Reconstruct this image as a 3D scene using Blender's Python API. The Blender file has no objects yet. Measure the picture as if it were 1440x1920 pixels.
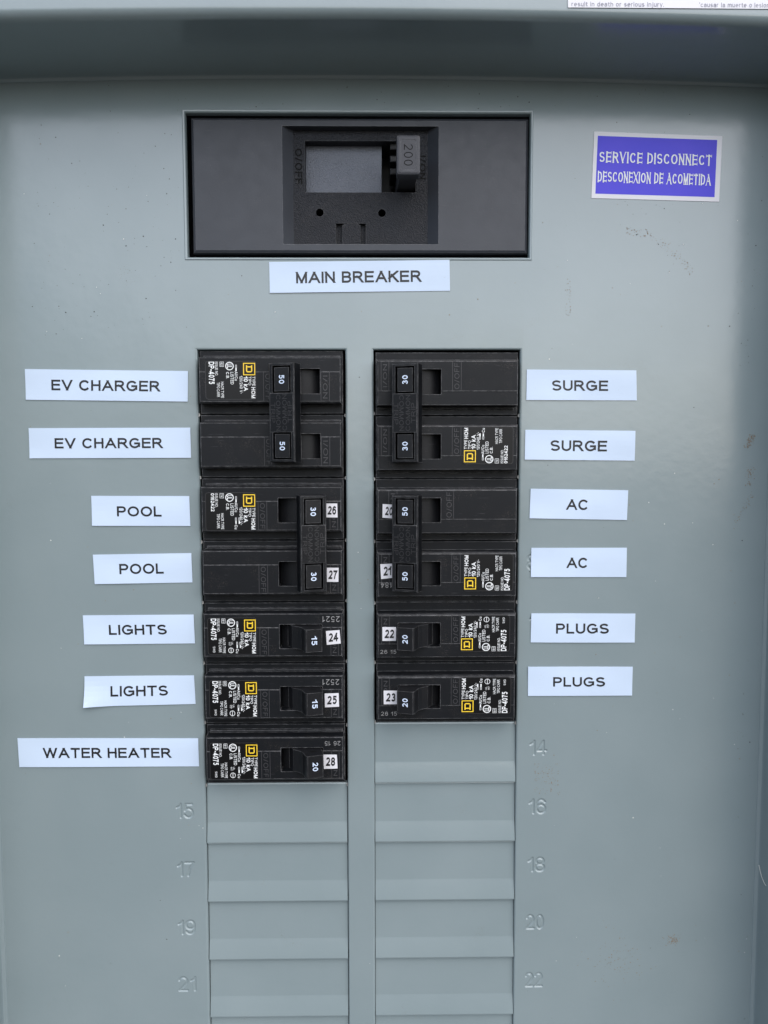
import bpy, math, random
from mathutils import Matrix, Vector
random.seed(7)
sc = bpy.context.scene
COL = sc.collection
S = 0.0254            # all shapes below are written in inches
PI = math.pi

# ------------------------------------------------------------ camera
F = 1400.0            # focal length in photo pixels (photo 1440 x 1920)
CAM = (-0.1248, -11.8607, -1.7231)
A, B, C = -0.0697, -0.0116, 0.0020
Rm = (Matrix.Rotation(B, 3, 'Z') @ Matrix.Rotation(A, 3, 'X') @ Matrix.Rotation(C, 3, 'Y'))
cam_d = bpy.data.cameras.new('camera')
cam_d.sensor_fit = 'VERTICAL'; cam_d.sensor_height = 36.0; cam_d.lens = F/1920*36
cam_d.clip_start = 0.01; cam_d.clip_end = 2000
cam = bpy.data.objects.new('camera', cam_d); COL.objects.link(cam)
rx, fw, up = Rm.col[0], Rm.col[1], Rm.col[2]
m = Matrix(((rx[0], up[0], -fw[0], CAM[0]*S), (rx[1], up[1], -fw[1], CAM[1]*S), (rx[2], up[2], -fw[2], CAM[2]*S), (0, 0, 0, 1)))
cam.matrix_world = m
sc.camera = cam
def P(u, v, t=0.0):   # photo measurement -> place (X, Z in inches) at a height t proud of the cover
    d = Rm @ Vector(((u-720)/F, 1.0, (960-v)/F))
    k = (-t-CAM[1])/d[1]
    return CAM[0]+k*d[0], CAM[2]+k*d[2]

# ------------------------------------------------------------ light
SUN_EL, SUN_AZ = math.radians(50), math.radians(152)
w = bpy.data.worlds.new('World'); sc.world = w; w.use_nodes = True
nt = w.node_tree; nt.nodes.clear()
sky = nt.nodes.new('ShaderNodeTexSky'); sky.sky_type = 'NISHITA'; sky.sun_disc = False
sky.sun_elevation = SUN_EL; sky.sun_rotation = SUN_AZ
sky.dust_density = 2.6; sky.air_density = 1.0; sky.ozone_density = 2.0
bg = nt.nodes.new('ShaderNodeBackground'); bg.inputs[1].default_value = 0.085
wo = nt.nodes.new('ShaderNodeOutputWorld')
nt.links.new(sky.outputs[0], bg.inputs[0]); nt.links.new(bg.outputs[0], wo.inputs[0])
sd = bpy.data.lights.new('sun', 'SUN'); sd.energy = 1.5; sd.angle = math.radians(112); sd.color = (1.0, 0.99, 0.98)
so = bpy.data.objects.new('sun', sd); COL.objects.link(so)
dirv = Vector((math.sin(SUN_AZ)*math.cos(SUN_EL), math.cos(SUN_AZ)*math.cos(SUN_EL), math.sin(SUN_EL)))
so.rotation_euler = dirv.to_track_quat('Z', 'Y').to_euler()
sc.view_settings.view_transform = 'Standard'; sc.view_settings.look = 'None'
sc.view_settings.gamma = 1.0; sc.view_settings.exposure = 1.13

# ------------------------------------------------------------ materials
def mat(name, col, rough=0.5, spec=0.5, metal=0.0):
    mt = bpy.data.materials.new(name); mt.use_nodes = True
    b = mt.node_tree.nodes['Principled BSDF']
    b.inputs['Base Color'].default_value = (*col, 1); b.inputs['Roughness'].default_value = rough
    b.inputs['Specular IOR Level'].default_value = spec; b.inputs['Metallic'].default_value = metal
    return mt
class NT:
    def __init__(s, mt): s.t = mt.node_tree; s.b = s.t.nodes['Principled BSDF']; s.co = s.n('ShaderNodeTexCoord').outputs['Object']; s.g = s.n('ShaderNodeNewGeometry').outputs['Position']
    def n(s, k): return s.t.nodes.new(k)
    def l(s, a, b): s.t.links.new(a, b)
    def noise(s, scale, detail=2, rough=.5, co=None, dist=0):
        n = s.n('ShaderNodeTexNoise'); n.inputs['Scale'].default_value = scale; n.inputs['Detail'].default_value = detail
        n.inputs['Roughness'].default_value = rough; n.inputs['Distortion'].default_value = dist; s.l(co or s.g, n.inputs['Vector']); return n.outputs[0]
    def ramp(s, v, a, b, lo=0., hi=1.):
        n = s.n('ShaderNodeMapRange'); s.l(v, n.inputs[0]); n.inputs[1].default_value = a; n.inputs[2].default_value = b
        n.inputs[3].default_value = lo; n.inputs[4].default_value = hi; return n.outputs[0]
    def mul(s, a, b, op='MULTIPLY'):
        n = s.n('ShaderNodeMath'); n.operation = op
        for i, x in enumerate((a, b)):
            if isinstance(x, (int, float)): n.inputs[i].default_value = x
            else: s.l(x, n.inputs[i])
        return n.outputs[0]
    def mix(s, f, a, b):
        n = s.n('ShaderNodeMix'); n.data_type = 'RGBA'; s.l(f, n.inputs[0])
        for i, x in ((6, a), (7, b)):
            if isinstance(x, tuple): n.inputs[i].default_value = (*x, 1)
            else: s.l(x, n.inputs[i])
        return n.outputs[2]
    def bump(s, h, strength, dist, prev=None):
        n = s.n('ShaderNodeBump'); n.inputs['Strength'].default_value = strength; n.inputs['Distance'].default_value = dist
        s.l(h, n.inputs['Height']); 
        if prev: s.l(prev, n.inputs['Normal'])
        return n.outputs[0]

def paint(name):
    mt = mat(name, (.255, .318, .34), .24, .85); N = NT(mt)
    c = N.mix(N.ramp(N.noise(22, 4), .35, .7), (.210, .262, .274), (.230, .282, .294))
    # grimy film, brown dust in clusters, tiny pale chips
    dirt = N.mul(N.ramp(N.noise(55, 3, .6), .62, .72), N.ramp(N.noise(2600, 2, .6), .60, .68))
    c = N.mix(N.mul(dirt, .55), c, (.16, .13, .10))
    N.l(c, N.b.inputs['Base Color'])
    N.l(N.ramp(N.noise(70, 3), .3, .7, .19, .23), N.b.inputs['Roughness'])
    b1 = N.bump(N.noise(260, 2), .12, .0004); b2 = N.bump(N.noise(28, 1), .10, .002, b1)
    N.l(b2, N.b.inputs['Normal'])
    return mt
M = {}
M['paint'] = paint('grey_enamel')

def plastic(name, col, rough, wear=.5, dust=.3, stipple=0., spec=.24):
    mt = mat(name, col, rough, spec); N = NT(mt)
    c = N.mix(N.ramp(N.noise(60, 5), .3, .75), col, tuple(x*1.15 for x in col))
    if wear:
        bv = N.n('ShaderNodeBevel'); bv.samples = 6; bv.inputs['Radius'].default_value = .014*S
        geo = N.n('ShaderNodeNewGeometry')
        d = N.n('ShaderNodeVectorMath'); d.operation = 'DOT_PRODUCT'; N.l(bv.outputs[0], d.inputs[0]); N.l(geo.outputs['Normal'], d.inputs[1])
        edge = N.ramp(d.outputs['Value'], .998, .955)
        e = N.mul(edge, N.ramp(N.noise(420, 3, .7), .38, .62, .22, 1.))
        c = N.mix(N.mul(e, wear), c, (.235, .235, .24))
    dm = N.mul(N.ramp(N.noise(130, 3), .5, .7), N.ramp(N.noise(3600, 2, .7), .60, .70))
    c = N.mix(N.mul(dm, dust), c, (.20, .17, .14))
    # thin straight scuffs
    mp = N.n('ShaderNodeMapping'); mp.inputs['Scale'].default_value = (160, 160, 3200); mp.inputs['Rotation'].default_value = (0, .25, 0); N.l(N.g, mp.inputs[0])
    sc_ = N.mul(N.ramp(N.noise(1, 2, .5, mp.outputs[0]), .70, .76), .22)
    c = N.mix(sc_, c, (.13, .13, .135))
    N.l(c, N.b.inputs['Base Color'])
    N.l(N.ramp(N.noise(200, 3), .3, .7, rough-.03, rough+.05), N.b.inputs['Roughness'])
    b = N.bump(N.noise(1500, 2), .15, .0001)
    if stipple: b = N.bump(N.noise(2200, 1, .4), stipple, .00022, b)
    N.l(b, N.b.inputs['Normal'])
    return mt
M['case'] = plastic('black_case_plastic', (.0048, .0058, .0076), .46, .75, .55)
M['tie'] = plastic('black_tie_plastic', (.0035, .0042, .0056), .44, .45, .35, .10)
M['lever'] = plastic('black_lever_plastic', (.0085, .0090, .0105), .42, .45, .3, .12)
M['main'] = plastic('charcoal_cover_plastic', (.038, .042, .051), .38, .55, .25, 0., .36)
M['stipple'] = plastic('stippled_charcoal_plastic', (.017, .0185, .023), .46, .35, .35, 1.6)
M['slider'] = plastic('slate_slider_plastic', (.130, .143, .172), .36, .35, .6, 1.2, .36)
M['mainlever'] = plastic('grey_black_handle_plastic', (.050, .052, .060), .36, .45, .2)
M['dark'] = mat('shade_black', (.004, .004, .004), .5, .3)  # black that carries the shade of interiors and hollows in its colour
M['gloss'] = mat('glossy_black_letters', (.003, .003, .003), .5, .1)
M['relief'] = mat('worn_relief_line', (.060, .060, .064), .5, .4)
M['relief2'] = mat('raised_black_letter', (.019, .019, .021), .45, .5)
M['decal'] = mat('black_decal', (.0025, .0025, .003), .38, .3)
M['decalrim'] = mat('decal_rim', (.035, .035, .037), .4, .5)
M['white'] = mat('white_print', (.78, .80, .80), .5)
M['grey_print'] = mat('grey_print', (.26, .26, .26), .5)
M['bluewhite'] = mat('pale_blue_print', (.60, .70, .86), .5)
M['yellow'] = mat('yellow_print', (.86, .58, .03), .5)
M['ink'] = mat('black_ink', (.009, .0095, .011), .45)
M['greyink'] = mat('faded_ink', (.27, .27, .33), .5)
M['dirt'] = mat('dark_dirt', (.030, .027, .024), .8, .2)
M['browndirt'] = mat('brown_dirt', (.21, .165, .12), .9, .1)
M['paledirt'] = mat('pale_grit', (.72, .72, .68), .6, .3)
M['chip'] = mat('bare_metal_chip', (.30, .30, .29), .4, .5, .4)
def paper(name, col, rough=.42):
    mt = mat(name, col, rough, .4); N = NT(mt)
    c = N.mix(N.ramp(N.noise(45, 4), .35, .75), tuple(x*.955 for x in col), col)
    sp = N.ramp(N.noise(1500, 2), .76, .80)
    c = N.mix(N.mul(sp, .5), c, (.3, .28, .26)); N.l(c, N.b.inputs['Base Color'])
    N.l(N.bump(N.noise(60, 3), .25, .0005), N.b.inputs['Normal']); return mt
M['paper'] = paper('white_label_tape', (.56, .67, .82))
M['vinyl'] = paper('white_vinyl', (.72, .72, .76), .4)
bl = mat('violet_blue_print', (.052, .040, .48), .42, .35); N = NT(bl)
N.l(N.mix(N.ramp(N.noise(40, 3), .3, .7), (.040, .034, .62), (.070, .050, .66)), N.b.inputs['Base Color']); M['blue'] = bl
gm = mat('concrete_ground', (.09, .088, .085), .9, .2); N = NT(gm)
N.l(N.mix(N.ramp(N.noise(1.2, 5), .3, .7), (.065, .060, .050), (.10, .092, .078)), N.b.inputs['Base Color'])
N.l(N.bump(N.noise(60, 4), .3, .004), N.b.inputs['Normal'])

# ------------------------------------------------------------ mesh helpers
class MB:
    def __init__(s): s.v = []; s.f = []; s.m = []; s.mi = 0
    def poly(s, pts, mi=None):          # pts: (x, t, z) inches
        k = len(s.v); s.v += [tuple(p) for p in pts]; s.f.append(tuple(range(k, k+len(pts)))); s.m.append(s.mi if mi is None else mi)
    def grid(s, rows, mi=None):
        k = len(s.v); nr, nc = len(rows), len(rows[0])
        for r in rows: s.v += [tuple(p) for p in r]
        for i in range(nr-1):
            for j in range(nc-1):
                a = k+i*nc+j; s.f.append((a, a+1, a+nc+1, a+nc)); s.m.append(s.mi if mi is None else mi)
    def sheet(s, rect, holes, t, mi=None):    # rect (x0,z0,x1,z1) minus rectangular holes
        xs = sorted({rect[0], rect[2]} | {max(rect[0], min(rect[2], h[i])) for h in holes for i in (0, 2)})
        zs = sorted({rect[1], rect[3]} | {max(rect[1], min(rect[3], h[i])) for h in holes for i in (1, 3)})
        for i in range(len(xs)-1):
            for j in range(len(zs)-1):
                if xs[i+1]-xs[i] < 1e-6 or zs[j+1]-zs[j] < 1e-6: continue
                cx, cz = (xs[i]+xs[i+1])/2, (zs[j]+zs[j+1])/2
                if any(h[0] < cx < h[2] and h[1] < cz < h[3] for h in holes): continue
                s.poly([(xs[i], t, zs[j]), (xs[i+1], t, zs[j]), (xs[i+1], t, zs[j+1]), (xs[i], t, zs[j+1])], mi)
    def loops(s, loops, cap0=False, cap1=False, mi=None):   # list of closed loops of equal length
        n = len(loops[0]); k = len(s.v)
        for L in loops: s.v += [tuple(p) for p in L]
        for i in range(len(loops)-1):
            for j in range(n):
                a, b = k+i*n+j, k+i*n+(j+1) % n
                s.f.append((a, b, b+n, a+n)); s.m.append(s.mi if mi is None else mi)
        if cap0: s.f.append(tuple(range(k, k+n))); s.m.append(s.mi if mi is None else mi)
        if cap1: s.f.append(tuple(range(k+(len(loops)-1)*n, k+len(loops)*n))); s.m.append(s.mi if mi is None else mi)
    def box(s, x0, x1, t0, t1, z0, z1, b=0.0, mi=None):   # block rising from t0 to a bevelled face at t1
        def R(e, t): return rr(x0+e, z0+e, x1-e, z1-e, 0, t)
        L = [R(0, t0), R(0, t1-b)]
        if b: L += [R(b*.3, t1-b*.3), R(b, t1)]
        s.loops(L, True, True, mi)
    def xf(s, fn):
        s.v = [fn(*p) for p in s.v]; return s
def rr(x0, z0, x1, z1, r, t, n=4):       # rectangle loop, rounded when r > 0
    if r <= 0: return [(x0, t, z0), (x1, t, z0), (x1, t, z1), (x0, t, z1)]
    out = []
    for cx, cz, a in ((x1-r, z0+r, -90), (x1-r, z1-r, 0), (x0+r, z1-r, 90), (x0+r, z0+r, 180)):
        for i in range(n+1):
            q = math.radians(a+90*i/n); out.append((cx+r*math.cos(q), t, cz+r*math.sin(q)))
    return out
CACHE = {}
def build(name, mb, mats, parent=None, smooth=False, key=None, origin=(0, 0, 0)):
    if key and key in CACHE: me = CACHE[key]
    else:
        me = bpy.data.meshes.new(name)
        ox, ot, oz = origin
        me.from_pydata([((x-ox)*S, -(t-ot)*S, (z-oz)*S) for x, t, z in mb.v], [], mb.f)
        for q in (mats if isinstance(mats, (list, tuple)) else [mats]): me.materials.append(M[q])
        for i, p in enumerate(me.polygons): p.material_index = mb.m[i]
        import bmesh
        bm = bmesh.new(); bm.from_mesh(me)
        bmesh.ops.remove_doubles(bm, verts=bm.verts, dist=1e-7)
        bmesh.ops.recalc_face_normals(bm, faces=bm.faces)
        if name in FLAT or mb.v and getattr(mb, 'flat', False):
            for f in bm.faces:
                if f.normal.y > 0: f.normal_flip()
        bm.to_mesh(me); bm.free()
        if smooth:
            for p in me.polygons: p.use_smooth = True
        if key: CACHE[key] = me
    o = bpy.data.objects.new(name, me); COL.objects.link(o)
    if parent: o.parent = parent
    else: o.location = (origin[0]*S, -origin[1]*S, origin[2]*S)
    return o
FLAT = {'lettering', 'printed_text', 'emblem', 'amp_number', 'relief_marks', 'date_stamp', 'blue_field'}
def thing(name, label, cat, loc=(0, 0, 0), group=None, roty=0):
    o = bpy.data.objects.new(name, None); COL.objects.link(o); o.empty_display_size = .01
    o.location = (loc[0]*S, -loc[1]*S, loc[2]*S); o.rotation_euler = (0, roty, 0)
    return tag(o, label, cat, group)
def tag(o, label=None, cat=None, group=None, kind=None):
    if label: o['label'] = label
    if cat: o['category'] = cat
    if group: o['group'] = group
    if kind: o['kind'] = kind
    return o

# ------------------------------------------------------------ stroke lettering (cap height 1)
def arc(cx, cy, rx_, ry_, a0, a1, n=10):
    return [(cx+rx_*math.cos(math.radians(a0+(a1-a0)*i/n)), cy+ry_*math.sin(math.radians(a0+(a1-a0)*i/n))) for i in range(n+1)]
def ell(w_, h=1, y=0, n=28): return [(w_/2+w_/2*math.cos(2*PI*i/n), y+h/2+h/2*math.sin(2*PI*i/n)) for i in range(n+1)]
G = {
 ' ': (.22, []),
 'A': (.86, [[(0, 0), (.43, 1)], [(.43, 1), (.86, 0)], [(.19, .33), (.67, .33)]]),
 'B': (.68, [[(0, 0), (0, 1)], [(0, 1), (.40, 1)]+arc(.40, .765, .24, .235, 80, -90)+[(0, .53)], [(.40, .53)]+arc(.41, .265, .27, .265, 80, -90)+[(0, 0)]]),
 'C': (.80, [arc(.42, .5, .42, .5, 36, 324, 22)]),
 'D': (.74, [[(0, 0), (0, 1)], [(0, 1), (.34, 1)]+arc(.34, .5, .40, .5, 84, -90, 16)+[(0, 0)]]),
 'E': (.66, [[(0, 0), (0, 1)], [(0, 1), (.66, 1)], [(0, .53), (.61, .53)], [(0, 0), (.66, 0)]]),
 'F': (.60, [[(0, 0), (0, 1)], [(0, 1), (.60, 1)], [(0, .51), (.52, .51)]]),
 'G': (.86, [arc(.43, .5, .43, .5, 38, 318, 22)+[(.84, .16), (.84, .47)], [(.84, .47), (.47, .47)]]),
 'H': (.70, [[(0, 0), (0, 1)], [(.70, 0), (.70, 1)], [(0, .53), (.70, .53)]]),
 'I': (.0, [[(0, 0), (0, 1)]]),
 'J': (.46, [[(.46, 1), (.46, .28)]+arc(.23, .25, .23, .25, 0, -170, 10)]),
 'K': (.72, [[(0, 0), (0, 1)], [(.02, .36), (.68, 1)], [(.26, .60), (.72, 0)]]),
 'L': (.54, [[(0, 0), (0, 1)], [(0, 0), (.54, 0)]]),
 'M': (.82, [[(0, 0), (0, 1)], [(0, 1), (.41, 0)], [(.41, 0), (.82, 1)], [(.82, 0), (.82, 1)]]),
 'N': (.70, [[(0, 0), (0, 1)], [(0, 1), (.70, 0)], [(.70, 0), (.70, 1)]]),
 'O': (.88, [ell(.88)]),
 'P': (.66, [[(0, 0), (0, 1)], [(0, 1), (.40, 1)]+arc(.40, .73, .26, .27, 80, -90)+[(0, .46)]]),
 'R': (.76, [[(0, 0), (0, 1)], [(0, 1), (.42, 1)]+arc(.42, .75, .27, .25, 80, -90)+[(0, .50)], [(.36, .49), (.50, .40), (.76, 0)]]),
 'S': (.70, [arc(.35, .755, .33, .245, 22, 258, 14)+[(.42, .50)]+arc(.35, .25, .35, .25, 70, -160, 14)]),
 'T': (.72, [[(.36, 0), (.36, 1)], [(0, 1), (.72, 1)]]),
 'U': (.70, [[(0, 1), (0, .34)]+arc(.35, .34, .35, .34, 190, 350, 12)+[(.70, .34), (.70, 1)]]),
 'V': (.80, [[(0, 1), (.40, 0)], [(.40, 0), (.80, 1)]]),
 'W': (1.18, [[(0, 1), (.29, 0)], [(.29, 0), (.59, 1)], [(.59, 1), (.89, 0)], [(.89, 0), (1.18, 1)]]),
 'X': (.74, [[(0, 0), (.74, 1)], [(0, 1), (.74, 0)]]),
 'Y': (.78, [[(0, 1), (.39, .42)], [(.78, 1), (.39, .42)], [(.39, .44), (.39, 0)]]),
 'Z': (.70, [[(0, 1), (.70, 1), (0, 0), (.70, 0)]]),
 '0': (.58, [ell(.58)]),
 '1': (.30, [[(.30, 0), (.30, 1)], [(.30, .97), (.19, .83), (.02, .75)]]),
 '2': (.58, [arc(.28, .72, .28, .28, 165, -30, 12)+[(.40, .42), (.04, .02)], [(0, 0), (.58, 0)]]),
 '3': (.58, [arc(.27, .75, .25, .25, 160, -80, 12)+[(.22, .53)], [(.22, .53)]+arc(.28, .265, .29, .265, 75, -160, 14)]),
 '4': (.64, [[(.44, 0), (.44, 1)], [(.44, 1), (0, .30)], [(0, .28), (.64, .28)]]),
 '5': (.58, [[(.52, 1), (.10, 1), (.04, .52)]+arc(.28, .33, .30, .33, 130, -155, 14)]),
 '6': (.58, [arc(.31, .60, .31, .40, 35, 180, 10)+[(0, .42)]+arc(.29, .31, .29, .31, 180, 530, 22)]),
 '7': (.58, [[(0, 1), (.58, 1)], [(.56, 1), (.32, .58), (.20, 0)]]),
 '8': (.58, [[(p[0]*.9+.03, p[1]) for p in ell(.58, .48, .52)], ell(.58, .53, 0)]),
 '9': (.58, [[(.58-x, 1-y) for x, y in arc(.31, .60, .31, .40, 35, 180, 10)+[(0, .42)]+arc(.29, .31, .29, .31, 180, 530, 22)]]),
 '.': (.0, [[(0, 0), (0, .02)]]),
 '-': (.30, [[(0, .40), (.30, .40)]]),
 '/': (.34, [[(0, 0), (.34, 1)]]),
 '~': (.36, [[(0, .42), (.10, .52), (.26, .40), (.36, .50)]]),
 "'": (.0, [[(0, .8), (0, 1)]]),
 'a': (.46, [[(.46, .0), (.46, .5)]+arc(.24, .5, .22, .2, 0, 160, 8), ell(.46, .42, 0)]),
 'c': (.46, [arc(.25, .35, .25, .35, 45, 315, 12)]),
 'd': (.48, [[(.48, 0), (.48, 1)], ell(.48, .7)]),
 'e': (.48, [[(.02, .36), (.48, .36)]+arc(.24, .35, .24, .35, 5, 310, 14)]),
 'g': (.48, [ell(.48, .7), [(.48, .7), (.48, -.1)]]),
 'h': (.44, [[(0, 0), (0, 1)], [(0, .4)]+arc(.22, .45, .22, .25, 160, 0, 8)+[(.44, 0)]]),
 'i': (.0, [[(0, 0), (0, .7)], [(0, .92), (0, 1)]]),
 'j': (.12, [[(.12, .7), (.12, -.1), (0, -.2)], [(.12, .92), (.12, 1)]]),
 'k': (.42, [[(0, 0), (0, 1)], [(0, .28), (.40, .72)], [(.16, .42), (.42, 0)]]),
 'l': (.0, [[(0, 0), (0, 1)]]),
 'm': (.76, [[(0, 0), (0, .7)], [(0, .45)]+arc(.19, .48, .19, .22, 160, 0, 7)+[(.38, 0)], [(.38, .45)]+arc(.57, .48, .19, .22, 160, 0, 7)+[(.76, 0)]]),
 'n': (.44, [[(0, 0), (0, .7)], [(0, .4)]+arc(.22, .45, .22, .25, 160, 0, 8)+[(.44, 0)]]),
 'o': (.48, [ell(.48, .7)]),
 'r': (.26, [[(0, 0), (0, .7)], [(0, .42)]+arc(.22, .45, .22, .25, 160, 70, 6)]),
 's': (.40, [arc(.20, .53, .19, .17, 30, 255, 9)+arc(.20, .17, .20, .17, 70, -150, 9)]),
 't': (.26, [[(.12, .9), (.12, .1), (.26, 0)], [(0, .7), (.26, .7)]]),
 'u': (.44, [[(0, .7), (0, .25)]+arc(.22, .25, .22, .25, 180, 350, 8), [(.44, 0), (.44, .7)]]),
 'v': (.44, [[(0, .7), (.22, 0)], [(.22, 0), (.44, .7)]]),
 'y': (.44, [[(0, .7), (.22, 0)], [(.44, .7), (.14, -.25)]]),
}
def clip_y(poly, lo, hi):
    for s_, lim in ((1, lo), (-1, hi)):
        out = []
        for i in range(len(poly)):
            a, b = poly[i-1], poly[i]
            ia, ib = s_*a[1] >= s_*lim-1e-9, s_*b[1] >= s_*lim-1e-9
            if ia != ib:
                k = (lim-a[1])/(b[1]-a[1]); out.append((a[0]+k*(b[0]-a[0]), lim))
            if ib: out.append(b)
        poly = out
        if not poly: break
    return poly
def strokes(txt, wt=.13, sp=.17, adj=None):
    """centre lines of a line of text, already inset for the pen weight; returns strokes and total width"""
    x = 0; out = []; h = wt/2
    for ch in txt:
        g = G[ch]; gw = g[0]
        fx = 1.0 if gw < .01 else 1-wt/max(gw+wt*.0, .01)*0
        for st in g[1]:
            out.append((ch, [(x+h+px*fx, (h+py*(1-wt)) if py >= 0 else py) for px, py in st]))
        x += gw+wt+(sp if ch != ' ' else sp*.6)
    return out, x-sp
def textpolys(txt, wt=.13, sp=.17, thin=None, serif=0):
    st, W = strokes(txt, wt, sp); polys = []
    for k, (ch, pts) in enumerate(st):
        n = len(pts)
        closed = n > 3 and math.hypot(pts[0][0]-pts[-1][0], pts[0][1]-pts[-1][1]) < 1e-4
        pts = list(pts)
        def ext(a, b, e):
            L = math.hypot(a[0]-b[0], a[1]-b[1]) or 1; return (a[0]+(a[0]-b[0])/L*e, a[1]+(a[1]-b[1])/L*e)
        if not closed:
            for i0, i1 in ((0, 1), (-1, -2)):
                a, b = pts[i0], pts[i1]; dx, dy = abs(a[0]-b[0]), abs(a[1]-b[1])
                curve = math.hypot(dx, dy) < .14 and n > 3
                if not curve: pts[i0] = ext(a, b, wt/2 if min(dx, dy) < 1e-6 else wt*.9)
        L = []; Rr = []
        for i in range(n):
            a = pts[i-1] if i else (pts[-2] if closed else None); c = pts[i+1] if i < n-1 else (pts[1] if closed else None); b = pts[i]
            ns = []
            for p, q in ((a, b), (b, c)):
                if p is None or q is None: continue
                l = math.hypot(q[0]-p[0], q[1]-p[1])
                if l > 1e-9: ns.append((-(q[1]-p[1])/l, (q[0]-p[0])/l))
            nx = sum(q[0] for q in ns)/len(ns); ny = sum(q[1] for q in ns)/len(ns); l2 = nx*nx+ny*ny
            if l2 < .15: l2 = .5
            nx /= l2; ny /= l2
            hw = wt/2
            if thin is not None:      # pen contrast: thin horizontals
                l = math.hypot(nx, ny); hw = thin/2+(wt-thin)/2*abs(nx/l)**1.3
                if ch in 'AVXMN' and len(pts) == 2:
                    up_ = (pts[1][0]-pts[0][0])*(pts[1][1]-pts[0][1])
                    if ch in 'AVX' and up_ > 0: hw = thin/2*1.2
                    if ch in 'MN' and abs(pts[1][0]-pts[0][0]) < 1e-6 and (pts[0][0] - min(p[0] for c_, s_ in st for p in s_)) >= 0: hw *= .75
            L.append((b[0]+nx*hw, b[1]+ny*hw)); Rr.append((b[0]-nx*hw, b[1]-ny*hw))
        lo = 0 if ch not in 'gjy' else -.35
        for i in range(n-1):
            p = clip_y([L[i], L[i+1], Rr[i+1], Rr[i]], lo, 1.0)
            if len(p) > 2: polys.append((k, p))
        if serif and len(pts) == 2 and ch not in 'O':
            a, b = pts
            if abs(a[0]-b[0]) < 1e-6 or ch in 'AVXMN':
                for q, yb in ((a, 0 if a[1] < .5 else 1), (b, 0 if b[1] < .5 else 1)):
                    if abs(q[1]-yb) > .2: continue
                    if ch == 'A' and yb == 1 or ch in 'VM' and yb == 0 and abs(a[0]-b[0]) > 1e-6 or (ch == 'N' and yb == 0 and abs(a[0]-b[0]) > 1e-6): continue
                    y0, y1 = (0, serif*.5) if yb == 0 else (1-serif*.5, 1)
                    polys.append((k+.5, [(q[0]-serif*1.3, y0), (q[0]+serif*1.3, y0), (q[0]+serif*1.3, y1), (q[0]-serif*1.3, y1)]))
            elif abs(a[1]-b[1]) < 1e-6 and ch in 'ETFL' and abs(b[0]-a[0]) > .3:
                ends = (a, b) if ch == 'T' else (b,)
                for q in ends:
                    if .3 < q[1] < .7: y0, y1 = q[1]-.13, q[1]+.13
                    elif q[1] < .5: y0, y1 = 0, .27
                    else: y0, y1 = .73, 1
                    polys.append((k+.5, [(q[0]-.07, y0), (q[0], y0), (q[0], y1), (q[0]-.07, y1)]))
    return polys, W
def put_text(mb, txt, a0, a1, b0, b1, fn, t, wt=.13, sp=.17, mi=None, thin=None, serif=0, slant=0):
    """fit a line of text in the frame a0..a1 (reading) x b0..b1 (up); fn(a, b) -> (x, z)"""
    polys, W = textpolys(txt, wt, sp, thin, serif)
    for k, p in polys:
        q = []
        for x, y in p:
            X, Z = fn(a0+(a1-a0)*((x+slant*y)/W), b0+(b1-b0)*y); q.append((X, t+.0004*(k % 9), Z))
        mb.poly(q, mi)

# ------------------------------------------------------------ ground (far below the box)
g = MB(); g.sheet((-40000, -40000, 40000, 40000), [], 0); 
me = bpy.data.meshes.new('ground'); me.from_pydata([(-900, -900, -1.4), (900, -900, -1.4), (900, 900, -1.4), (-900, 900, -1.4)], [], [(0, 1, 2, 3)]); me.materials.append(gm)
o = bpy.data.objects.new('ground', me); COL.objects.link(o); o['kind'] = 'structure'

# ------------------------------------------------------------ the steel box round the cover
X1, X2, X3, X4 = -2.9071, -.5897, -.147, 2.1611      # sides of the two breaker columns
MX0, MX1, MZ0, MZ1 = -3.0214, 2.2783, 1.4194, 3.5834  # main breaker opening
WL, WR, ZB = -6.30, 6.19, -13.6
def zseam(x): return 4.128-.0027*(x+.1)**2-.002*x
box = thing('electrical_box', 'grey painted steel box with a deep rim around the flat inner cover', 'electrical box', (0, 0, ZB))
o0 = (0, 0, ZB)
mb = MB(); xs = [WL+(WR-WL)*i/40 for i in range(41)]
def soffit_prof(z):
    pr = [(-.02, z-.045), (.010, z-.044), (.024, z-.036), (.032, z-.022), (.036, z-.006), (.05, z), (.12, z+.002)]
    pr += [(.12+1.26*i/6, z+.002+.035*i/6) for i in range(1, 7)]
    pr += [(1.38+.13*math.sin(q), z+.037+.13*(1-math.cos(q))) for q in [PI/2*i/8 for i in range(1, 9)]]
    pr += [(1.51, z+.4), (1.51, z+1.5), (1.45, z+1.56), (-.5, z+1.56)]
    return pr
mb.grid([[(x if abs(x-WL) > 1e-6 and abs(x-WR) > 1e-6 else x*1.0, t, z) for t, z in soffit_prof(zseam(x))] for x in xs])
build('top_wall', mb, 'paint', box, True, origin=o0)
for sgn, X in ((-1, WL), (1, WR)):
    mb = MB()
    def sprof(X=X, sgn=sgn):
        pr = [(-.02, X-sgn*.055), (.010, X-sgn*.053), (.024, X-sgn*.043), (.032, X-sgn*.022), (.036, X-sgn*.006), (.05, X), (.12, X)]
        pr += [(.12+1.26*i/4, X+sgn*.04*i/4) for i in range(1, 5)]
        pr += [(1.38+.12*math.sin(q), X+sgn*(.04+.12*(1-math.cos(q)))) for q in [PI/2*i/6 for i in range(1, 7)]]
        pr += [(1.5, X+sgn*1.2), (1.44, X+sgn*1.26), (-.5, X+sgn*1.26)]
        return pr
    zs = [ZB-.2, -10, -6, -2, 2, 4.05, 5.2]
    mb.grid([[(x, t, z) for t, x in sprof()] for z in zs])
    build('side_wall', mb, 'paint', box, True, origin=o0)
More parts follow.
